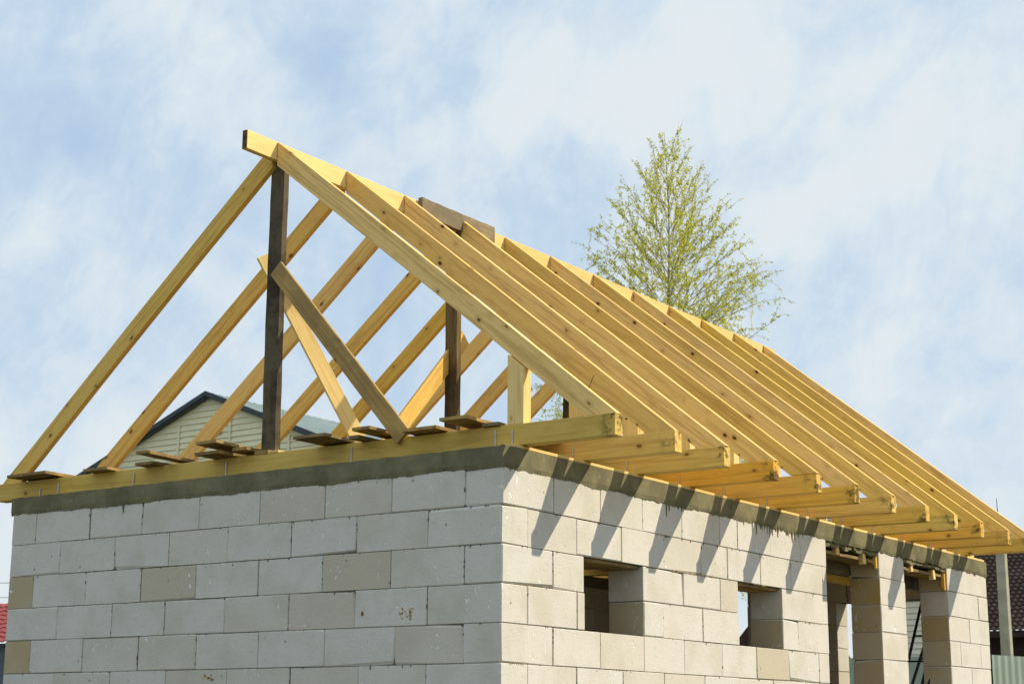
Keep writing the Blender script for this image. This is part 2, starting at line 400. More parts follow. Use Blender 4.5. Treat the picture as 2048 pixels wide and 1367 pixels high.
# broken concrete lip under the beam over the two tall openings
def rag_beam(a0, a1, seed):
    bm = bmesh.new(); n = int((a1-a0)/.02); prev = None
    for i in range(n+1):
        a = a0+(a1-a0)*i/n; z = -.055+.03*noise.noise(Vector((a*7, seed, 0)))+.014*noise.noise(Vector((a*33, seed, 2)))
        f = -.012+.02*noise.noise(Vector((a*11, seed, 7)))
        q = [bm.verts.new(p) for p in ((f, a, -.022+.008*noise.noise(Vector((a*25, 4, seed)))), (f, a, z), (-.25, a, z), (-.25, a, -.002))]
        if prev:
            for k in range(4): bm.faces.new((prev[k], prev[(k+1) % 4], q[(k+1) % 4], q[k]))
        else: bm.faces.new(q)
        prev = q
    bm.faces.new(prev[::-1]); return obj('concrete_lip', bm, CONC, house)
rag_beam(5.03, 6.215, 3); rag_beam(6.85, 7.99, 6)
# formwork left under it
for (y0, y1) in ((5.03, 6.2), (6.86, 7.98)):
    board('formwork_board', (-.15, y0, -.105), (-.15, y1, -.105), (1, 0, 0), .22, .03, ROUGH_WOOD, house)
    board('formwork_board', (-.30, y0+.02, -.16), (-.30, y1-.02, -.16), (0, 0, 1), .16, .03, DARK_WOOD, house)
for y, zz in ((5.33, -.085), (5.93, -.12), (7.10, -.10), (7.70, -.13)):
    board('formwork_cleat', (-.05, y, zz+.07), (-.045, y+.01, zz-.03), (0, 1, 0), .06, .05, PINE_LIGHT, house)
board('formwork_prop', (-.03, 6.19, -.06), (-.03, 6.19, -.17), (1, 0, 0), .035, .03, PINE_JOIST, house)
board('formwork_prop', (-.03, 7.97, -.08), (-.03, 7.97, -.25), (1, 0, 0), .035, .03, PINE_JOIST, house)
board('formwork_prop', (-.04, 5.055, -.07), (-.04, 5.055, -.16), (1, 0, 0), .035, .03, PINE_JOIST, house)
board('crossbeam', (-.9, 5.3, -.14), (-.9, 8.8, -.14), (0, 0, 1), .10, .05, PINE_JOIST, house)
# lintel boards over the windows
for (y0, y1) in ((1.0, 1.8), (3.3, 4.1)):
    board('lintel_board', (-.10, y0-.04, -2*H-.012), (-.10, y1+.12, -2*H-.012), (1, 0, 0), .13, .024, ROUGH_WOOD, house)
    board('lintel_board', (-.235, y0+.002, -2*H-.014), (-.235, y1-.002, -2*H-.014), (1, 0, 0), .12, .026, ROUGH_WOOD, house)
bm = bmesh.new(); cbox(bm, (-4.5, .3, -3.3), (-.3, 8.9, -3.2)); obj('floor_slab', bm, simple('dusty_concrete_floor', (.15, .13, .10), .9, (.10, .085, .065), 2), house)

# dark mortar smears squeezed out of the joints
bm = bmesh.new(); r = random.Random(5)
def blob(c, ax, s, ln):
    n = 7; pts = []
    for i in range(n):
        a = 2*PI*i/n; rr = s*r.uniform(.6, 1.25)
        u, w = math.cos(a)*rr, math.sin(a)*rr*ln
        pts.append((u, w-(s*ln*.8)))
    k = -1 if ax == 'x' else 1
    ctr = bm.verts.new(c + (Vector((0, -.005, -s*ln*.8)) if ax == 'x' else Vector((.005, 0, -s*ln*.8))))
    vs = [bm.verts.new(c + (Vector((u, .003, w)) if ax == 'x' else Vector((-.003, u, w)))) for u, w in pts]
    for i in range(n): bm.faces.new((ctr, vs[i], vs[(i+1) % n]))
for k in range(1, 6):
    for _ in range(26 if k < 3 else 11):
        blob(Vector((r.uniform(-4.75, -.05), 0, -k*H)), 'x', r.uniform(.003, .008), r.uniform(.5, 2.2))
    for _ in range(26 if k < 3 else 12):
        y = r.uniform(.05, 4.95)
        if k in (2, 3, 4) and (.98 < y < 1.82 or 3.28 < y < 4.12): continue
        blob(Vector((0, y, -k*H)), 'y', r.uniform(.003, .008), r.uniform(.5, 2.2))
for k in range(6):
    for x in GX[k]:
        for _ in range(r.choice((0, 1, 2, 3))): blob(Vector((x+r.uniform(-.004, .004), 0, -k*H-r.uniform(.0, .24))), 'x', r.uniform(.003, .006), r.uniform(1., 4.))
    for y in EY[k]:
        if k in (2, 3) and (.98 < y < 1.82 or 3.28 < y < 4.12): continue
        for _ in range(r.choice((0, 1, 2, 3))): blob(Vector((0, y+r.uniform(-.004, .004), -k*H-r.uniform(.0, .24))), 'y', r.uniform(.003, .006), r.uniform(1., 4.))
GLUE = simple('dried_glue', (.50, .42, .22), .8, (.34, .30, .2), 20)
gs = bm; obj('mortar_smear', gs, MORTAR, house, recalc=True)['kind'] = 'stuff'
bm = bmesh.new()
for y0, y1, k in ((2.25, 2.95, 2), (1.95, 2.2, 1), (4.5, 4.9, 3), (.1, .25, 5), (3.6, 3.8, 2)):
    y = y0
    while y < y1:
        blob(Vector((0, y, -k*H+r.uniform(-.003, .006))), 'y', r.uniform(.006, .014), r.uniform(.3, .6)); y += r.uniform(.008, .03)
for x0, x1, k in ((-4.6, -4.45, 3), (-1.0, -.9, 3), (-3.5, -3.4, 3)):
    x = x0
    while x < x1:
        blob(Vector((x, 0, -k*H+r.uniform(-.003, .006))), 'x', r.uniform(.004, .009), r.uniform(.3, .6)); x += r.uniform(.008, .03)
obj('glue_smear', bm, GLUE, house)['kind'] = 'stuff'
# rust coloured stain splashed on one block of the gable wall
bm = bmesh.new()
def splash(cx, cz, n, sx, sz, face='x'):
    for _ in range(n):
        c = Vector((cx+r.gauss(0, sx), -.0035, cz+r.gauss(0, sz))); s = abs(r.gauss(.003, .003))+.0012
        m = 7; e = r.uniform(.6, 1.7)
        vs = [bm.verts.new(c+Vector((math.cos(2*PI*i/m)*s*r.uniform(.6, 1.3), 0, math.sin(2*PI*i/m)*s*e*r.uniform(.6, 1.3)))) for i in range(m)]
        bm.faces.new(vs[::-1])
q1 = at(727, 1226, 1, 0); q2 = at(812, 1228, 1, 0); q3 = at(420, 1352, 1, 0)
splash(q1.x, q1.z, 12, .009, .014); obj('rust_stain', bm, RUST, house, recalc=False)['kind'] = 'stuff'
bm = bmesh.new(); splash(q2.x-.03, q2.z, 16, .012, .022); splash(q2.x+.03, q2.z+.005, 18, .018, .028); obj('rust_stain', bm, RUST, house, recalc=False)['kind'] = 'stuff'
bm = bmesh.new(); splash(q3.x, q3.z, 18, .04, .012); obj('rust_stain', bm, RUST, house, recalc=False)['kind'] = 'stuff'

# sunlit plate of boards on top of the long wall
board('wall_plate', (-.093, .13, .1465), (-.093, 4.55, .1465), (1, 0, 0), .20, .022, PINE_LIGHT, house)
board('wall_plate', (-.095, 4.56, .1465), (-.095, 9.15, .1465), (1, 0, 0), .20, .022, PINE_LIGHT, house)

# joists
JY = [.222, .986, 1.726, 2.522, 3.262, 4.035, 4.817, 5.569, 6.296, 7.033, 7.804, 8.555]
XE, XL = .72, -5.30
J0 = None
for i, y in enumerate(JY):
    dx = random.uniform(-.008, .008) if i else 0; ze = random.uniform(-.002, .004)
    dz = -.010 if i == 4 else 0
    M0 = Matrix.Translation((XL+dx, y+.05, .2325+ze+dz)) @ Matrix.Rotation(random.uniform(-.0008, .0008), 4, 'Z')
    if J0 is None:
        bm = bmesh.new(); cbox(bm, (0, -.05, -.0725), (XE-XL, .05, .0725), .004); J0 = obj('ceiling_joist', bm, PINE_JOIST, house, M0); J0.active_material = PINE_JOIST
    else:
        o = J0.copy(); place(o, M0, house)
bm = bmesh.new(); cbox(bm, (0, -.05, -.0725), (5.2, .05, .0725), .004); obj('ceiling_joist', bm, PINE, house, Matrix.Translation((-5.3, 9.08, .2325)))  # short unseen joist added over the rear wall to keep sun out of the rooms
bm = bmesh.new(); cbox(bm, (-4.75, 8.9, .131), (-.06, 9.19, .159)); obj('wall_plate', bm, ROUGH_WOOD, house)
# threaded anchors and galvanised straps standing against the first joists
for px, hh in ((83, .09), (119, .12), (268, .14), (452, .14), (702, .14), (990, .14), (1024, .13)):
    p = at(px, 940, 1, .214); bm = bmesh.new(); tube(bm, (p.x, .214, .14), (p.x, .214, .14+hh), .0055, .0055, 8); obj('anchor_strap', bm, STEEL, house)
for j in range(1, 12):
    bm = bmesh.new(); tube(bm, (-.08, JY[j]-.012, .15), (-.08, JY[j]-.012, .26), .004, .004, 6); obj('anchor_strap', bm, STEEL, house)

# rafters
RX, RZ = -2.31, 2.745
RY = [.248, 1.072, 1.835, 2.62, 3.33, 4.09, 4.87, 5.65, 6.40, 7.13, 7.90, 8.65]
def rafter_bm(dx, dz, depth):
    """profile in its own frame: foot at the origin, X up the slope; cut level at the foot and plumb at the ridge"""
    L = math.hypot(dx, dz); s, c = dz/L, dx/L; bm = bmesh.new()
    # level cut: from (0,0) going inward horizontally until depth below top edge
    hb = depth/s; foot = (hb*c, -hb*s)
    # plumb cut: straight down from the ridge end
    vb = depth/c; ridge = (L-vb*s, -vb*c)
    n = 12; prev = None; ay = random.uniform(-.012, .012); az = random.uniform(-.007, .007); tw = random.uniform(-.02, .02); ph = random.uniform(.8, 1.2)
    for i in range(n+1):
        f = i/n; by = ay*math.sin(PI*f*ph)*(1 if ph <= 1 else .8) if i < n else ay*math.sin(PI*ph)*.0; bz = az*math.sin(PI*f); w = .0245+random.uniform(-.0006, .0006)
        T = Vector((L*f, 0, bz)); Q = Vector((foot[0]+(ridge[0]-foot[0])*f, 0, foot[1]+(ridge[1]-foot[1])*f+bz)); k = tw*math.sin(PI*f)*.3; c_ = .0025
        up_ = (T-Q).normalized()*c_
        sec = [T-up_+Vector((0, by-w, 0)), T+Vector((0, by-w+c_, 0)), T+Vector((0, by+w-c_, 0)), T-up_+Vector((0, by+w, 0)), Q+up_+Vector((0, by+w+k, 0)), Q+Vector((0, by+w-c_+k, 0)), Q+Vector((0, by-w+c_+k, 0)), Q+up_+Vector((0, by-w+k, 0))]
        vs = [bm.verts.new(v) for v in sec]
        if prev:
            for q in range(8): bm.faces.new((prev[q], prev[(q+1) % 8], vs[(q+1) % 8], vs[q]))
        else: bm.faces.new(vs)
        prev = vs
    bm.faces.new(prev[::-1])
    return bm
R0 = Lf = None
foot_z = .3075
for i in range(12):
    fy = JY[i]+.050+random.uniform(-.004, .004); ry = RY[i]+.025
    # right-hand slope, seen from outside
    p0 = Vector((XE+.004, fy, foot_z)); p1 = Vector((RX, ry, RZ))
    x = (p1-p0).normalized(); y = Vector((0, 0, 1)).cross(x).normalized(); z = x.cross(y)
    M0 = Matrix((x, y, z)).transposed().to_4x4(); M0.translation = p0
    obj('rafter', rafter_bm(XE-RX, RZ-foot_z, .148+random.uniform(-.002, .002)), PINE_RAFTER, house, M0)
for i in range(12):
    fy = JY[i]+.050+random.uniform(-.004, .004); ry = RY[i]+.03
    p0 = Vector((XL+.02, fy, foot_z)); p1 = Vector((RX-.055, ry, RZ-.004))
    x = (p1-p0).normalized(); y = Vector((0, 0, 1)).cross(x).normalized(); z = x.cross(y)
    M0 = Matrix((x, y, z)).transposed().to_4x4(); M0.translation = p0
    obj('rafter', rafter_bm(RX-.055-XL-.02, RZ-foot_z, .148), PINE, house, M0)
for i in range(1, 12):
    for k in range(2):
        x = XE-.30-.09*k; z = foot_z+.07+.05*k; yy = JY[i]+.024
        bm = bmesh.new(); tube(bm, (x, yy-.002, z), (x, yy+.02, z), .005, .005, 8); obj('nail_head', bm, BLACK, house)
# ridge board in two lengths, weathered splice over their joint
board('ridge_board', (RX-.028, -.085, RZ-.073), (RX-.028, 2.5, RZ-.073), (0, 0, 1), .15, .05, PINE_LIGHT, house)
board('ridge_board', (RX-.028, 2.505, RZ-.073), (RX-.028, 8.95, RZ-.073), (0, 0, 1), .15, .05, PINE_LIGHT, house)
board('splice_board', (RX+.024, 2.03, RZ-.056), (RX+.024, 3.10, RZ-.050), (0, 0, 1), .155, .045, GREY_WOOD, house, .004, .004, 'weathered grey board nailed over the ridge joint')
bm = bmesh.new(); cbox(bm, (RX-.051, -.0875, RZ-.146), (RX-.005, -.0852, RZ), .0008); obj('end_grain', bm, simple('dark_end_grain', (.16, .085, .035), .9, (.07, .04, .02), 25), house)
# posts under the ridge
board('ridge_post', (-2.325, .315, .335), (-2.335, .32, 2.62), (1, 0, 0), .135, .055, DARK_WOOD, house, warp=.008, label='dark old post nearest the gable')
bm = bmesh.new(); cbox(bm, (-2.40, .215, .302), (-2.26, .345, .333)); obj('packing_block', bm, ROUGH_WOOD, house)
bm = bmesh.new(); cbox(bm, (-2.245, .215, .302), (-2.16, .335, .322)); obj('packing_block', bm, PINE_LIGHT, house)
board('ridge_post', (-2.345, 2.60, .31), (-2.345, 2.60, 2.60), (1, 0, 0), .125, .06, BLACK_WOOD, house, warp=.006)
board('ridge_post', (-2.345, 4.50, .31), (-2.345, 4.50, 2.60), (1, 0, 0), .125, .06, BLACK_WOOD, house, warp=.006)
board('ridge_post', (-2.345, 6.90, .31), (-2.345, 6.90, 2.60), (1, 0, 0), .125, .06, DARK_WOOD, house, warp=.006)
# braces
def mid(a, b): return (a+b)/2
a = mid(at(540, 545, 1, .27), at(565, 528, 1, .27)); b = mid(at(793, 889, 1, .195), at(822, 858, 1, .195))
board('brace', a, b, (1, 0, .8), .135, .026, PINE_BRACE, house, label='brownish board nailed across the front of the first post')
e1 = mid(at(516, 518, 1, .37), at(540, 503, 1, .37)); e2 = at(712, 868, 1, 1.0); e2 = e2+(e2-e1).normalized()*.3
ax_ = (e2-e1).normalized(); nrm = Vector((.75, -.55, .35)); wd = ax_.cross(nrm)
board('brace', e1, e2, wd, .13, .026, PINE_LIGHT, house)
e1 = at(930, 676, 0, -2.38); e2 = at(790, 866, 0, -2.38); e2 = e2+(e2-e1).normalized()*.45
board('brace', e1, e2, (0, 1, -.7), .15, .026, PINE, house)
# short upright studs between joist and rafter above the long wall
for i, y in enumerate(JY):
    zt = RZ-(RX+.06)*0
    def ztop(x): return foot_z+(XE-x)*(RZ-foot_z)/(XE-RX)-.148/math.cos(math.atan2(RZ-foot_z, XE-RX))-.002
    bm = bmesh.new(); prism(bm, [(-.12, .307), (.01, .307), (.01, ztop(.01)), (-.12, ztop(-.12))], y+.002, y+.095)
    bmesh.ops.bevel(bm, geom=bm.edges[:], offset=.003, segments=1, affect='EDGES')
    for v in bm.verts: v.co = Vector((v.co.z, v.co.y, -v.co.x))      # grain runs up the stud
    Mz = Matrix(((0, 0, -1, 0), (0, 1, 0, 0), (1, 0, 0, 0), (0, 0, 0, 1)))
    obj('eave_stud', bm, PINE_LIGHT, house, Mz)
# boards of the loft floor lying on the joists
bm = bmesh.new(); x = -4.7
while x < -.42:
    w = random.uniform(.11, .16); cbox(bm, (x, .42+random.uniform(0, .1), .308), (x+w-.006, 9.12, .332+random.uniform(0, .003)), .002); x += w
obj('loft_floor', bm, ROUGH_WOOD, house)
# nail left standing in a rafter
p = at(1182, 765, 1, 1.02); q = at(1188, 750, 1, 1.02); bm = bmesh.new(); tube(bm, p+(p-q)*1.5, q, .0028, .0028, 6); obj('nail', bm, BLACK, house)

# ------------------------------------------------------------------ loose things lying on the house
GP = 'loose planks lying over the gable joist'
def plank(px0, px1, over, z, lab, back=1.2, rise=0., skew=0., mat=ROUGH_WOOD, t=.022):
    a = at(px0, 940, 1, .222); b = at(px1, 940, 1, .222)     # only x is used (x varies little with height here)
    py = 965+(px0-24)*(-112/980); a = at(px0, py, 1, .222); b = at(px1, 965+(px1-24)*(-112/980), 1, .222)
    w = max(.05, b.x-a.x); xc = (a.x+b.x)/2; y0 = .222-over; y1 = .222+back
    o = board('loose_plank', (xc+skew, y0, z+.307+t/2+rise), (xc-skew*.3, y1, z+.307+t/2), (1, 0, 0), w, t, mat, None, .003, .004)
    tag(o, lab, 'plank', GP); return o
plank(45, 122, .15, .0, 'broad rough plank at the far left end of the gable joist', rise=.015, skew=-.02)
plank(186, 232, .10, .0, 'short brown plank end at the foot of the second left-hand rafter')
plank(292, 328, .12, .0, 'low thin plank end in front of the cream neighbour house, under a longer one')
plank(334, 356, .33, .012, 'thin brown plank sticking out furthest from the joist, left of the stacked pair', rise=.03)
plank(428, 476, .20, .0, 'grey weathered plank under the stacked pair left of the dark post')
plank(440, 482, .26, .026, 'upper tilted plank of the stack left of the dark post', rise=.045, mat=PINE_BRACE)
plank(484, 512, .10, .024, 'dark plank end directly left of the dark post foot')
plank(634, 696, .26, .0, 'wide sunlit-edged plank right of the dark post and left of the pale brace', rise=.02)
plank(722, 742, .14, .0, 'small grey plank end at the foot of the pale brace', mat=GREY_WOOD)
plank(740, 776, .20, .026, 'brown plank lying over a grey one between the two braces', rise=.02)
plank(823, 893, .12, .0, 'wide stained plank at the foot of the long brown brace', rise=.012)
plank(913, 966, .20, .024, 'plank with splintered pale end at the foot of the second dark post', rise=.012, mat=PINE_BRACE)
plank(970, 1002, .03, .0, 'thin grey plank end between the second dark post and the yellow stud', mat=GREY_WOOD)
def chunk(name, c, s, mat, lab, cat, seed):
    bm = bmesh.new(); bmesh.ops.create_cube(bm, size=1); bmesh.ops.subdivide_edges(bm, edges=bm.edges[:], cuts=3, use_grid_fill=True)
    for v in bm.verts:
        v.co = Vector((v.co.x*s[0], v.co.y*s[1], v.co.z*s[2])); v.co += noise.noise_vector(v.co*14+Vector((seed, 0, 0)))*.018
    o = obj(name, bm, mat, None, Matrix.Translation(c)); return tag(o, lab, cat)
AACC = simple('chipped_block', (.50, .48, .42), .95, (.36, .34, .29), 12, bump=.5)
chunk('block_offcut', Vector((-.12, 5.24, .215)), (.12, .13, .11), AACC, 'grey chipped block offcut on the wall top above the first tall opening', 'block', 2)
chunk('mortar_lump', Vector((-.10, 7.15, .178)), (.13, .20, .05), simple('dark_lump', (.10, .09, .08), .9), 'flat dark lump on the wall top above the second tall opening', 'lump', 5)
chunk('stone_chip', Vector((-.11, 8.12, .185)), (.10, .12, .07), AACC, 'pale crumbly block piece on the wall top above the last pier', 'block', 9)

# black steel ladders seen through the second tall opening
def ladder(p0, p1, w, rungs, lab, wdir):
    p0 = Vector(p0); p1 = Vector(p1); t = thing('ladder', lab, 'ladder', p0, 'black steel ladders inside the house')
    bpy.context.view_layer.update(); W = Vector(wdir).normalized()*w
    for s in (-.5, .5):
        bm = bmesh.new(); tube(bm, p0+W*s, p1+W*s, .016, .016, 8); obj('side_rail', bm, BLACK, t)
    for i in range(rungs):
        f = (i+.5)/rungs; q = p0.lerp(p1, f); bm = bmesh.new(); tube(bm, q-W*.5, q+W*.5, .010, .010, 6); obj('rung', bm, BLACK, t)
top = at(1846, 1195, 1, 8.45); bot = at(1812, 1345, 1, 8.3); d = (bot-top)
ladder(top+d*((-3.2-top.z)/d.z)+Vector((.10, 0, 0)), top+Vector((.10, 0, 0)), .20, 11, 'taller black steel ladder leaning inside behind the second tall opening', (1, .15, 0))
top2 = at(1850, 1290, 1, 8.05); bot2 = at(1826, 1367, 1, 8.0); d = bot2-top2
ladder(top2+d*((-3.2-top2.z)/d.z)+Vector((.08, 0, 0)), top2+Vector((.08, 0, 0)), .17, 9, 'shorter black steel ladder in front of the taller one behind the second tall opening', (1, .1, 0))

# ------------------------------------------------------------------ neighbours
def lap_siding(bm, x0, x1, y, z0, z1, step, clip):
    """overlapping siding boards on the plane y, each clipped under the rakes: clip(z)->(xl,xr)"""
    z = z0
    while z < z1:
        za, zb = z, min(z+step, z1); (l0, r0), (l1, r1) = clip(za), clip(zb)
        if r1 <= l1: l1 = r1 = (l1+r1)/2
        vs = [bm.verts.new(v) for v in ((l0, y-.03, za), (r0, y-.03, za), (r1, y-.002, zb), (l1, y-.002, zb))]; bm.faces.new(vs)
        vs = [bm.verts.new(v) for v in ((l0, y, za), (r0, y, za), (r0, y-.03, za), (l0, y-.03, za))]; bm.faces.new(vs)
        z += step
SIDING = simple('cream_siding', (.82, .77, .52), .6, (.76, .71, .48), 2, amt=.6)
TEAL = simple('dark_slate_trim', (.035, .05, .06), .45, (.05, .065, .075), 5)
def ribbed(name, c, c2, axis, pitch, lo=.35):
    m, nt, b = new_mat(name); h = N(nt); tc = h.n('ShaderNodeTexCoord')
    h.l(h.mix(h.ramp(h.noise(tc.outputs['Object'], .8, 4), .35, .7), rgb(*c), rgb(*c2)), b.inputs['Base Color']); b.inputs['Roughness'].default_value = .45
    return m
ROOFM = ribbed('pale_blue_metal_roof', (.40, .48, .46), (.46, .54, .52), 0, .2)
hx, hy, hz = -18.727, 16., 5.186+.02; sl = .385; hw = 5.2
cream = thing('cream_house', 'cream clad house with dark teal roof edges, behind the left part of the roof frame', 'house', (hx, hy+6, GROUND)); bpy.context.view_layer.update()
def clipc(z):
    zz = hz-.10-z; w = min(hw-.4, zz/sl); return (hx-w, hx+w)
bm = bmesh.new(); lap_siding(bm, hx-hw, hx+hw, hy+.16, GROUND+.4, hz-.11, .125, clipc); obj('front_siding', bm, SIDING, cream, recalc=False)
bm = bmesh.new(); pts = [(hx-hw+.4, GROUND), (hx+hw-.4, GROUND), (hx+hw-.4, hz-.16-sl*(hw-.4)), (hx, hz-.16), (hx-hw+.4, hz-.16-sl*(hw-.4))]
prism(bm, pts, hy+.165, hy+12.5); obj('wall', bm, SIDING, cream)
for s in (-1, 1):
    bm = bmesh.new(); L = hw
    # sheet roof with ribs
    n = 60; 
    for i in range(n):
        y0 = hy+i*.215; 
        x1 = hx+s*L; z1 = hz-sl*L
        for (ya, yb, up_) in ((y0, y0+.17, 0), (y0+.17, y0+.215, .022)):
            vs = [bm.verts.new(v) for v in ((hx, ya, hz+up_), (x1, ya, z1+up_), (x1, yb, z1+up_), (hx, yb, hz+up_))]; bm.faces.new(vs)
        vs = [bm.verts.new(v) for v in ((hx, y0+.17, hz), (x1, y0+.17, z1), (x1, y0+.17, z1+.022), (hx, y0+.17, hz+.022))]; bm.faces.new(vs)
    obj('roof_slope', bm, ROOFM, cream, recalc=False)
    bm = bmesh.new(); prism(bm, [(hx, hz+.03), (hx+s*L, z1+.03), (hx+s*L, z1-.07), (hx, hz-.07)] if s > 0 else [(hx, hz-.07), (hx+s*L, z1-.07), (hx+s*L, z1+.03), (hx, hz+.03)], hy-.03, hy); obj('barge_board', bm, TEAL, cream)
    bm = bmesh.new(); prism(bm, [(hx, hz-.07), (hx+s*L, z1-.07), (hx+s*L, z1-.09), (hx, hz-.09)], hy+.001, hy+.13); obj('soffit', bm, TEAL, cream)
for px in (370, 472, 590):
    q = at(px, 850, 1, hy+.3); w = .03; bm = bmesh.new(); zt = clipc(0); ztop_ = hz-.2-abs(q.x-hx)*sl
    box(bm, (q.x-w, hy+.115, GROUND+.5), (q.x+w, hy+.128, ztop_)); obj('cover_strip', bm, SIDING, cream)
q = at(448, 862, 1, hy+.28); bm = bmesh.new(); cbox(bm, (q.x-.06, hy+.10, q.z-.09), (q.x+.06, hy+.125, q.z+.06), .01)
for i in range(4): box(bm, (q.x-.045, hy+.093, q.z-.07+i*.033), (q.x+.045, hy+.10, q.z-.055+i*.033))
obj('wall_vent', bm, simple('grey_vent', (.40, .42, .40), .6), cream)

def tile_roof(bm, x0, x1, y0, z0, y1, z1, rows, cols, th=.03):
    """stepped, wavy roof tiles; slope from (y0,z0) eave to (y1,z1) ridge"""
    for r_ in range(rows):
        fa, fb = r_/rows, (r_+1)/rows
        pa = []; pb = []; pc = []
        for c in range(cols*4+1):
            x = x0+(x1-x0)*c/(cols*4); wv = .018*math.sin(2*PI*c/4+.6)
            pa.append(bm.verts.new((x, y0+(y1-y0)*fa, z0+(z1-z0)*fa+th+wv))); pb.append(bm.verts.new((x, y0+(y1-y0)*fb, z0+(z1-z0)*fb+wv)))
            pc.append(bm.verts.new((x, y0+(y1-y0)*fa, z0+(z1-z0)*fa+wv)))
        for c in range(cols*4):
            bm.faces.new((pa[c], pa[c+1], pb[c+1], pb[c])); bm.faces.new((pc[c], pc[c+1], pa[c+1], pa[c]))
REDT = simple('red_roof_tiles', (.36, .07, .06), .6, (.28, .05, .045), 3)
red = thing('red_roofed_house', 'low house with a red tiled roof at the left edge behind the block wall', 'house', (-31, 23, GROUND)); bpy.context.view_layer.update()
bm = bmesh.new(); tile_roof(bm, -36, -26, 20, .52, 22.6, 1.78, 9, 34); obj('roof', bm, REDT, red)
bm = bmesh.new(); prism(bm, [(-35.6, GROUND), (-26.4, GROUND), (-26.4, .5), (-35.6, .5)], 20.3, 25); obj('wall', bm, simple('dark_blue_grey_render', (.10, .12, .15), .8, (.13, .15, .18), 3), red)
bm = bmesh.new(); prism(bm, [(-35.9, 1.70), (-26.1, 1.70), (-26.1, 1.78), (-35.9, 1.78)], 22.61, 22.8); obj('ridge_cap', bm, REDT, red)

BROWN = simple('dark_brown_roof_tiles', (.035, .023, .022), .9, (.055, .038, .034), 1.5, spec=.1)
brown = thing('dark_roofed_house', 'dark house with a brown tiled roof at the right edge behind the utility pole', 'house', (-5, 33, GROUND)); bpy.context.view_layer.update()
bm = bmesh.new(); tile_roof(bm, -8.6, 4, 30, .66, 34.5, 3.35, 26, 84, .03); obj('roof', bm, BROWN, brown)
bm = bmesh.new(); box(bm, (-8.0, 30.5, GROUND), (3.6, 38.5, .60)); box(bm, (-8.6, 30.02, .50), (4, 30.06, .655)); obj('wall', bm, simple('dark_brown_wall', (.030, .018, .02), .9, (.045, .03, .03), 2), brown)
bm = bmesh.new(); tile_roof(bm, -8.6, 4, 39, .66, 34.5, 3.35, 26, 84, .03); obj('roof', bm, BROWN, brown)

# cream house seen through the second tall opening (narrow view)
pale = thing('pale_cottage', 'pale sided cottage seen through the second tall opening above the fence', 'house', (-5, 24, GROUND)); bpy.context.view_layer.update()
ql = at(1795, 1250, 1, 22); qr = at(1850, 1250, 1, 22)
bm = bmesh.new(); lap_siding(bm, ql.x, qr.x, 22, GROUND, 1.05, .11, lambda z: (ql.x-.2, qr.x+.05)); obj('front_siding', bm, simple('pale_siding', (.62, .60, .50), .6), pale, recalc=False)
bm = bmesh.new(); box(bm, (ql.x-.2, 22.005, GROUND), (qr.x+.05, 22.8, 1.05)); obj('wall', bm, simple('pale_wall', (.60, .58, .48), .7), pale)
bm = bmesh.new(); prism(bm, [(ql.x-.4, 1.0), (qr.x+.15, 1.0), ((ql.x+qr.x)/2-.1, 1.5)], 21.8, 22.9); obj('roof', bm, BROWN, pale)

# barn seen through the second window
q = at(1480, 1287, 1, 24); q2 = at(1496, 1246, 1, 24)
shed = thing('dark_shed', 'dark sloping shed roof seen through the second window', 'shed', (q.x, 26, GROUND)); bpy.context.view_layer.update()
xw = q2.x; bm = bmesh.new(); prism(bm, [(xw-1.1, q2.z-1.25), (xw+1.1, q2.z-1.25), (xw+.1, q2.z+.06)], 24, 28); obj('roof', bm, BROWN, shed)
bm = bmesh.new(); box(bm, (xw-.8, 24.2, GROUND), (xw+.9, 27.8, q2.z-1.25)); obj('wall', bm, SIDING, shed)

# corrugated fence
FEN = simple('grey_green_sheet_metal', (.27, .33, .27), .5, (.31, .37, .31), 1.2)
def fence(p0, p1, lab):
    p0 = Vector(p0); p1 = Vector(p1); d = (p1-p0); L = d.length; d.normalize(); nrm = Vector((-d.y, d.x, 0)); n = int(L/.05)
    f = thing('sheet_metal_fence', lab, 'fence', (p0.x, p0.y, GROUND)); bpy.context.view_layer.update()
    bm = bmesh.new(); prev = None
    for i in range(n+1):
        k = i % 4; off = (0, .02, .02, 0)[k]; x = i*.05+(.012 if k in (1, 3) else 0)
        q_ = p0+d*x+nrm*off; a_ = bm.verts.new((q_.x, q_.y, GROUND)); b_ = bm.verts.new((q_.x, q_.y, p0.z+(p1.z-p0.z)*i/n))
        if prev: bm.faces.new((prev[0], a_, b_, prev[1]))
        prev = (a_, b_)
    o = obj('corrugated_sheet', bm, FEN, f, recalc=False); md = o.modifiers.new('t', 'SOLIDIFY'); md.thickness = .004
    for i in range(int(L/2.5)+1):
        q_ = p0+d*min(L-.05, i*2.5)+nrm*.06; bm = bmesh.new(); cbox(bm, (q_.x-.03, q_.y-.03, GROUND), (q_.x+.03, q_.y+.03, p0.z-.1), .004); obj('post', bm, BLACK, f)
fence((-16, 20.0, -.36), (-3.72, 20.0, -.35), 'grey green corrugated metal fence behind the house, seen through its openings')
fence((-3.69, 20.03, -.35), (-1.7, 27.5, -.35), 'grey green corrugated metal fence at the lower right corner running away beside the dark house')

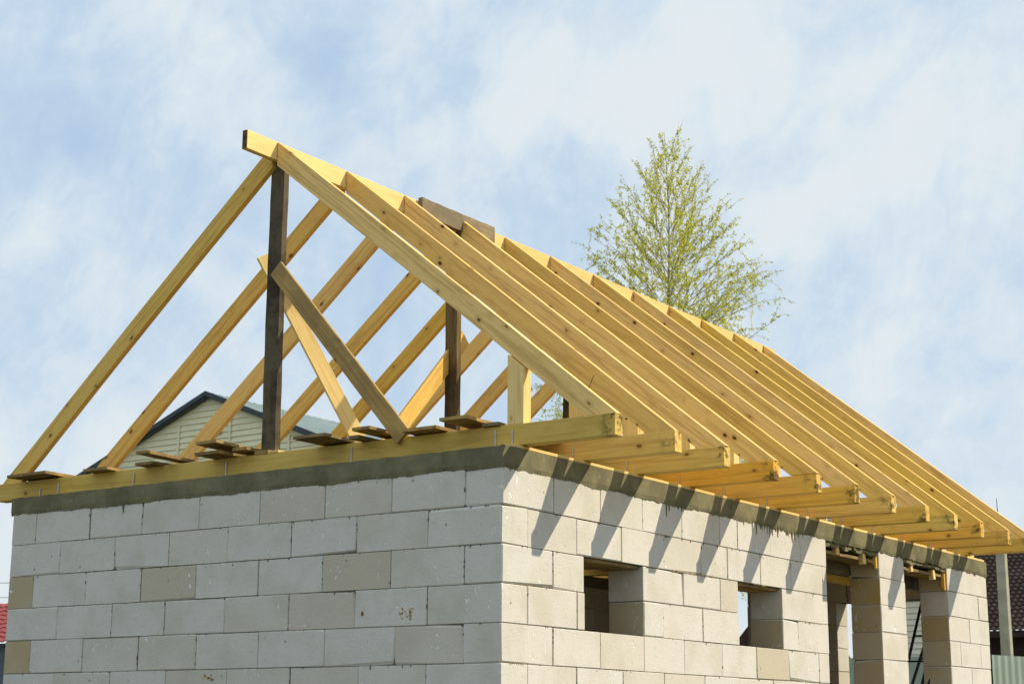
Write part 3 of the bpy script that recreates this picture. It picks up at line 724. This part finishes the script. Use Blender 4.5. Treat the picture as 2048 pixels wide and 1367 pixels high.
# concrete utility pole
q = at(2011, 1250, 1, 24)
pole = thing('utility_pole', 'square concrete utility pole standing before the dark tiled roof at the right', 'pole', (q.x, 24, GROUND)); bpy.context.view_layer.update()
zt = at(2005, 1030, 1, 24).z; bm = bmesh.new(); w0, w1 = .105, .085
vs = []
for z, w in ((GROUND, w0), (zt, w1)):
    vs.append([bm.verts.new((q.x+sx*w, 24+sy*w, z)) for sx, sy in ((-1, -1), (1, -1), (1, 1), (-1, 1))])
for k in range(4): bm.faces.new((vs[0][k], vs[0][(k+1) % 4], vs[1][(k+1) % 4], vs[1][k]))
bm.faces.new(vs[1]); bm.faces.new(vs[0][::-1]); bmesh.ops.bevel(bm, geom=bm.edges[:], offset=.015, segments=1, affect='EDGES')
obj('shaft', bm, simple('pole_concrete', (.40, .39, .29), .9, (.32, .31, .24), 3), pole)
bm = bmesh.new(); tube(bm, (q.x-.02, 24, zt), (q.x-.03, 24, zt+.34), .010, .006, 6); obj('insulator_bracket', bm, BLACK, pole)

# overhead wires far left
for k, (ya, lab) in enumerate(((1157, 'upper thin dark overhead wire at the far left edge'), (1186, 'lower thin dark overhead wire at the far left edge'))):
    a_ = at(-300, ya-6, 1, 30); b_ = at(160, ya+4, 1, 30); bm = bmesh.new(); pr = None
    for i in range(12):
        f = i/12; f2 = (i+1)/12; s0 = -.5*4*f*(1-f)*.3; s1 = -.5*4*f2*(1-f2)*.3
        tube(bm, a_.lerp(b_, f)+Vector((0, 0, s0)), a_.lerp(b_, f2)+Vector((0, 0, s1)), .012, .012, 4)
    tag(obj('overhead_wire', bm, BLACK), lab, 'wire', 'overhead wires')

# ------------------------------------------------------------------ birch
BARK = simple('birch_bark', (.30, .26, .17), .9, (.16, .13, .08), 6)
def leaf_mat():
    m, nt, b = new_mat('young_birch_leaf'); h = N(nt); g = h.n('ShaderNodeNewGeometry')
    rnd = g.outputs['Random Per Island']
    col = h.mix(rnd, rgb(.44, .48, .04), rgb(.78, .73, .07)); h.l(col, b.inputs['Base Color']); b.inputs['Roughness'].default_value = .6
    tr = h.n('ShaderNodeBsdfTranslucent'); h.l(col, tr.inputs['Color']); mx = h.n('ShaderNodeMixShader'); mx.inputs[0].default_value = .45
    h.l(b.outputs[0], mx.inputs[1]); h.l(tr.outputs[0], mx.inputs[2]); h.l(mx.outputs[0], nt.nodes['Material Output'].inputs['Surface'])
    return m
LEAF = leaf_mat()
def birch(base, top_z, prof, lab, seed, nprim=95, lean=0.):
    R = random.Random(seed); V = []; Fc = []; LV = []; LF = []
    def tb(p0, p1, r0, r1, n=4):
        d = (p1-p0); 
        if d.length < 1e-5: return
        d.normalize(); u = d.orthogonal().normalized(); w = d.cross(u); b0 = len(V)
        for p, rr in ((p0, r0), (p1, r1)):
            for i in range(n): V.append(p+(u*math.cos(2*PI*i/n)+w*math.sin(2*PI*i/n))*rr)
        for i in range(n): Fc.append((b0+i, b0+(i+1) % n, b0+n+(i+1) % n, b0+n+i))
    def leaf(p, s):
        a = Vector((R.gauss(0, 1), R.gauss(0, 1), R.gauss(0, 1)-.3)).normalized(); b_ = a.orthogonal().normalized()
        b_ = (Matrix.Rotation(R.random()*6.28, 3, a) @ b_); k = len(LV)
        for c in (Vector((0, 0, 0)), a*s*.5+b_*s*.34, a*s, a*s*.5-b_*s*.34): LV.append(p+c)
        LF.append((k, k+1, k+2, k+3))
    bx, by, bz = base; Ht = top_z-bz
    def trunk(t):  # t metres under the top
        return Vector((bx+.12*math.sin(t*.5)+lean*t, by+.1*math.cos(t*.4), top_z-t))
    n = 40
    for i in range(n):
        t0 = Ht*(1-i/n); t1 = Ht*(1-(i+1)/n); tb(trunk(t0), trunk(t1), .005+.0055*t0, .005+.0055*t1, 8)
    def twig(p, d, L, droop, dens, rad, t=1):
        seg = max(3, int(L/.14)); q = p.copy(); d = d.normalized()
        for i in range(seg):
            dd = d+Vector((R.gauss(0, .16), R.gauss(0, .16), R.gauss(0, .12)-droop*(i/seg))); dd.normalize(); d = dd
            q2 = q+d*(L/seg); tb(q, q2, rad*(1-i/seg*.7), rad*(1-(i+1)/seg*.7), 3)
            for _ in range(dens):
                if R.random() < (.50 if t < 2.2 else .72):
                    c = q.lerp(q2, R.random())
                    for _ in range(R.choice((1, 2, 2, 3))): leaf(c+Vector((R.gauss(0, .02), R.gauss(0, .02), R.gauss(0, .02))), R.uniform(.038, .068))
            q = q2
        return q
    def branch(p, az, el, L, lvl, t):
        seg = max(4, int(L/.3)); q = p.copy(); d = Vector((math.cos(az)*math.cos(el), math.sin(az)*math.cos(el), math.sin(el)))
        droopy = min(1, max(0, (t-2.4)/2.4))
        for i in range(seg):
            f = i/seg
            d = (d+Vector((R.gauss(0, .07), R.gauss(0, .07), R.gauss(0, .05)+.05-.16*droopy*f))).normalized()
            q2 = q+d*(L/seg); r0 = (.004+.004*L)*(1-f*.8); tb(q, q2, r0, (.004+.004*L)*(1-(f+1/seg)*.8), 4)
            if f > .12:
                for _ in range(R.choice((2, 2, 3)) if lvl == 0 else 1):
                    a2 = az+R.uniform(-1.3, 1.3); e2 = R.uniform(.8, 1.45) if droopy < .5 or R.random() < .45 else R.uniform(-1.0, .8)
                    dv = Vector((math.cos(a2)*math.cos(e2), math.sin(a2)*math.cos(e2), math.sin(e2)))
                    Lt = R.uniform(.3, 1.05)*(1 if lvl == 0 else .8)*(1-.35*f)*min(1, .45+t*.22)
                    twig(q2, dv, Lt, .22+.9*droopy*R.random(), 4, .0045, t)
            q = q2
        twig(q, d+Vector((0, 0, .25*(1-droopy))), R.uniform(.3, .6), .1+.5*droopy, 3, .0055, t)
        return q
    def W(t):
        for i in range(len(prof)-1):
            if t <= prof[i+1][0]:
                a, b_ = prof[i], prof[i+1]; return a[1]+(b_[1]-a[1])*(t-a[0])/(b_[0]-a[0])
        return prof[-1][1]
    twig(trunk(.5), Vector((0, 0, 1)), .55, 0, 3, .006)
    for i in range(nprim):
        f = (i+.5)/nprim; t = .25+prof[-1][0]*f**.85+.3*R.random(); w = W(t)*R.choice((R.uniform(.35, .7), R.uniform(.7, 1.0), R.uniform(.9, 1.15)))
        el = 1.15-.5*min(1, t/4)+R.gauss(0, .12); L = min(w/max(.35, math.cos(el))*.85, w*1.6+.1)
        rise = L*math.sin(el)*.8
        az = i*2.4+R.gauss(0, .35)
        q = trunk(min(Ht-.5, t+rise*.75)); branch(q, az, el, L*.9, 0, t)
        if L > 1.6:
            for _ in range(2): branch(q+Vector((math.cos(az)*math.cos(el), math.sin(az)*math.cos(el), math.sin(el)))*L*R.uniform(.2, .5), az+R.choice((-.6, .6)), el-.1, L*.5, 1, t)
    tr = thing('birch_tree', lab, 'tree', base); bpy.context.view_layer.update()
    for nm, v, f_, mt in (('trunk', V, Fc, BARK), ('crown', LV, LF, LEAF)):
        me = bpy.data.meshes.new(nm); me.from_pydata([tuple(x) for x in v], [], f_); me.materials.append(mt); o = bpy.data.objects.new(nm, me); place(o, Matrix.Identity(4), tr)
    print('birch', len(LF), 'leaves', len(Fc), 'wood faces')
birch((-14.45, 28, GROUND), 13.76, [(0, .05), (.5, .5), (1.7, 1.2), (2.6, 1.8), (3.6, 2.4), (4.6, 2.95), (5.6, 3.6), (7., 4.2), (9, 4.1), (12.0, 3.0)], 'birch with fresh yellow green leaves rising behind the roof ridge', 12, 215, .004)

# ------------------------------------------------------------------ ground
m, nt, b = new_mat('dirt_and_grass'); h = N(nt); tc = h.n('ShaderNodeTexCoord'); p = tc.outputs['Object']
col = h.mix(h.ramp(h.noise(p, .35, 6, .6), .40, .55), rgb(.13, .10, .065), rgb(.05, .075, .022)); col = h.mix(h.math('MULTIPLY', h.ramp(h.noise(p, 6, 5, .7), .4, .7), .5), col, rgb(.13, .11, .07))
h.l(col, b.inputs['Base Color']); b.inputs['Roughness'].default_value = .95; h.bump(h.noise(p, 4, 6, .7), .6, .1, b)
bm = bmesh.new(); bmesh.ops.create_grid(bm, x_segments=20, y_segments=20, size=1500); g = obj('ground', bm, m, None, Matrix.Translation((0, 0, GROUND-.01))); g['kind'] = 'structure'

# ------------------------------------------------------------------ light
SUN = Vector((.72, .645, .715)).normalized(); EL = math.asin(SUN.z); AZ = math.atan2(SUN.x, SUN.y)
sl_ = bpy.data.lights.new('sun', 'SUN'); sl_.energy = 5.0; sl_.angle = math.radians(.5); sl_.color = (1, .87, .66)
so = bpy.data.objects.new('sun', sl_); C.objects.link(so); so.rotation_euler = SUN.to_track_quat('Z', 'Y').to_euler(); so.location = (20, 20, 20)
w = bpy.data.worlds.new('World'); bpy.context.scene.world = w; w.use_nodes = True; nt = w.node_tree; h = N(nt)
bg = nt.nodes['Background']; sky = h.n('ShaderNodeTexSky', sky_type='NISHITA'); sky.sun_disc = False; sky.sun_elevation = EL; sky.sun_rotation = AZ
sky.air_density = 1.0; sky.dust_density = 1.5; sky.ozone_density = 1.5
tc = h.n('ShaderNodeTexCoord'); d = tc.outputs['Generated']
def direction(px, py): return (A*((px-1024)/F)-B*((py-683.5)/F)+fw).normalized()
# thin broken cloud: streaks run up to the right
c1 = direction(1024, 683); ax1 = (direction(1500, 100)-direction(1100, 1100)).normalized(); ax2 = fw.cross(ax1).normalized()
cx = h.vmath('DOT_PRODUCT', d, tuple(ax1)); cy = h.vmath('DOT_PRODUCT', d, tuple(ax2)); cz = h.vmath('DOT_PRODUCT', d, tuple(fw))
cmb = h.n('ShaderNodeCombineXYZ'); h.l(h.math('MULTIPLY', cx, .75), cmb.inputs[0]); h.l(cy, cmb.inputs[1]); h.l(cz, cmb.inputs[2])
q = cmb.outputs[0]
n1 = h.noise(q, 9, 6, .58, .5); n2 = h.noise(q, 34, 6, .62, .6); n3 = h.noise(d, 3.2, 2, .5); n4 = h.noise(q, 90, 4, .6, .4)
dens = h.math('ADD', h.math('MULTIPLY', n1, .80), h.math('MULTIPLY', n2, .34)); dens = h.math('ADD', dens, h.math('MULTIPLY', n3, .16)); dens = h.math('ADD', dens, h.math('MULTIPLY', n4, .10)); dens = h.math('SUBTRACT', dens, .13)
warp = h.n('ShaderNodeTexNoise'); h.l(d, warp.inputs['Vector']); warp.inputs['Scale'].default_value = 17; warp.inputs['Detail'].default_value = 4
dw = h.vmath('ADD', d, h.vmath('MULTIPLY', h.vmath('SUBTRACT', warp.outputs[1], (.5, .5, .5)), (.10, .10, .10)))
def patch(dens, px, py, rad, amt):
    c = direction(px, py); f = h.math('SUBTRACT', 1., h.ramp(h.vmath('DISTANCE', dw, tuple(c)), rad/F*.15, rad/F)); return h.math('ADD', dens, h.math('MULTIPLY', f, amt*.7))
for a_ in ((640, 130, 150, -.22), (760, 190, 180, -.12), (120, 150, 260, -.16), (60, 340, 200, -.10), (720, 600, 260, -.24), (560, 420, 160, -.12), (1110, 400, 190, -.22), (870, 85, 140, -.1), (1180, 330, 160, -.14),
           (2040, 505, 120, -.18), (1720, 520, 190, -.10), (330, 620, 300, -.08), (1900, 640, 200, -.08), (1560, 220, 200, -.10), (250, 60, 190, .12), (950, 250, 320, .12), (450, 200, 180, .08), (1280, 200, 150, .16), (1480, 60, 260, .16), (1800, 250, 260, .14), (1650, 420, 200, .12), (1800, 800, 300, .06), (180, 480, 200, .08), (150, 250, 650, -.06), (1750, 150, 650, .07)):
    dens = patch(dens, *a_)
sep = h.n('ShaderNodeSeparateXYZ'); h.l(d, sep.inputs[0])
low = h.math('SUBTRACT', 1., h.ramp(sep.outputs[2], .0, .22)); dens = h.math('ADD', dens, h.math('MULTIPLY', low, .06))
mask = h.ramp(dens, .24, .70)
skyc = h.vmath('MULTIPLY', sky.outputs[0], (.085, .085, .085))
blue = h.mix(.85, skyc, rgb(.50, .665, .87))
cloud = h.mix(h.ramp(dens, .44, .80), rgb(.64, .76, .865), rgb(.765, .83, .865))
colr = h.mix(mask, blue, cloud)
h.l(colr, bg.inputs['Color']); bg.inputs['Strength'].default_value = 1.0
sc = bpy.context.scene
sc.view_settings.view_transform = 'Standard'; sc.view_settings.look = 'None'; sc.view_settings.exposure = 0; sc.view_settings.gamma = 1
sc.render.engine = 'CYCLES'; sc.render.resolution_x = 1024; sc.render.resolution_y = 683
for o in C.objects:
    if '_w' in o: del o['_w']
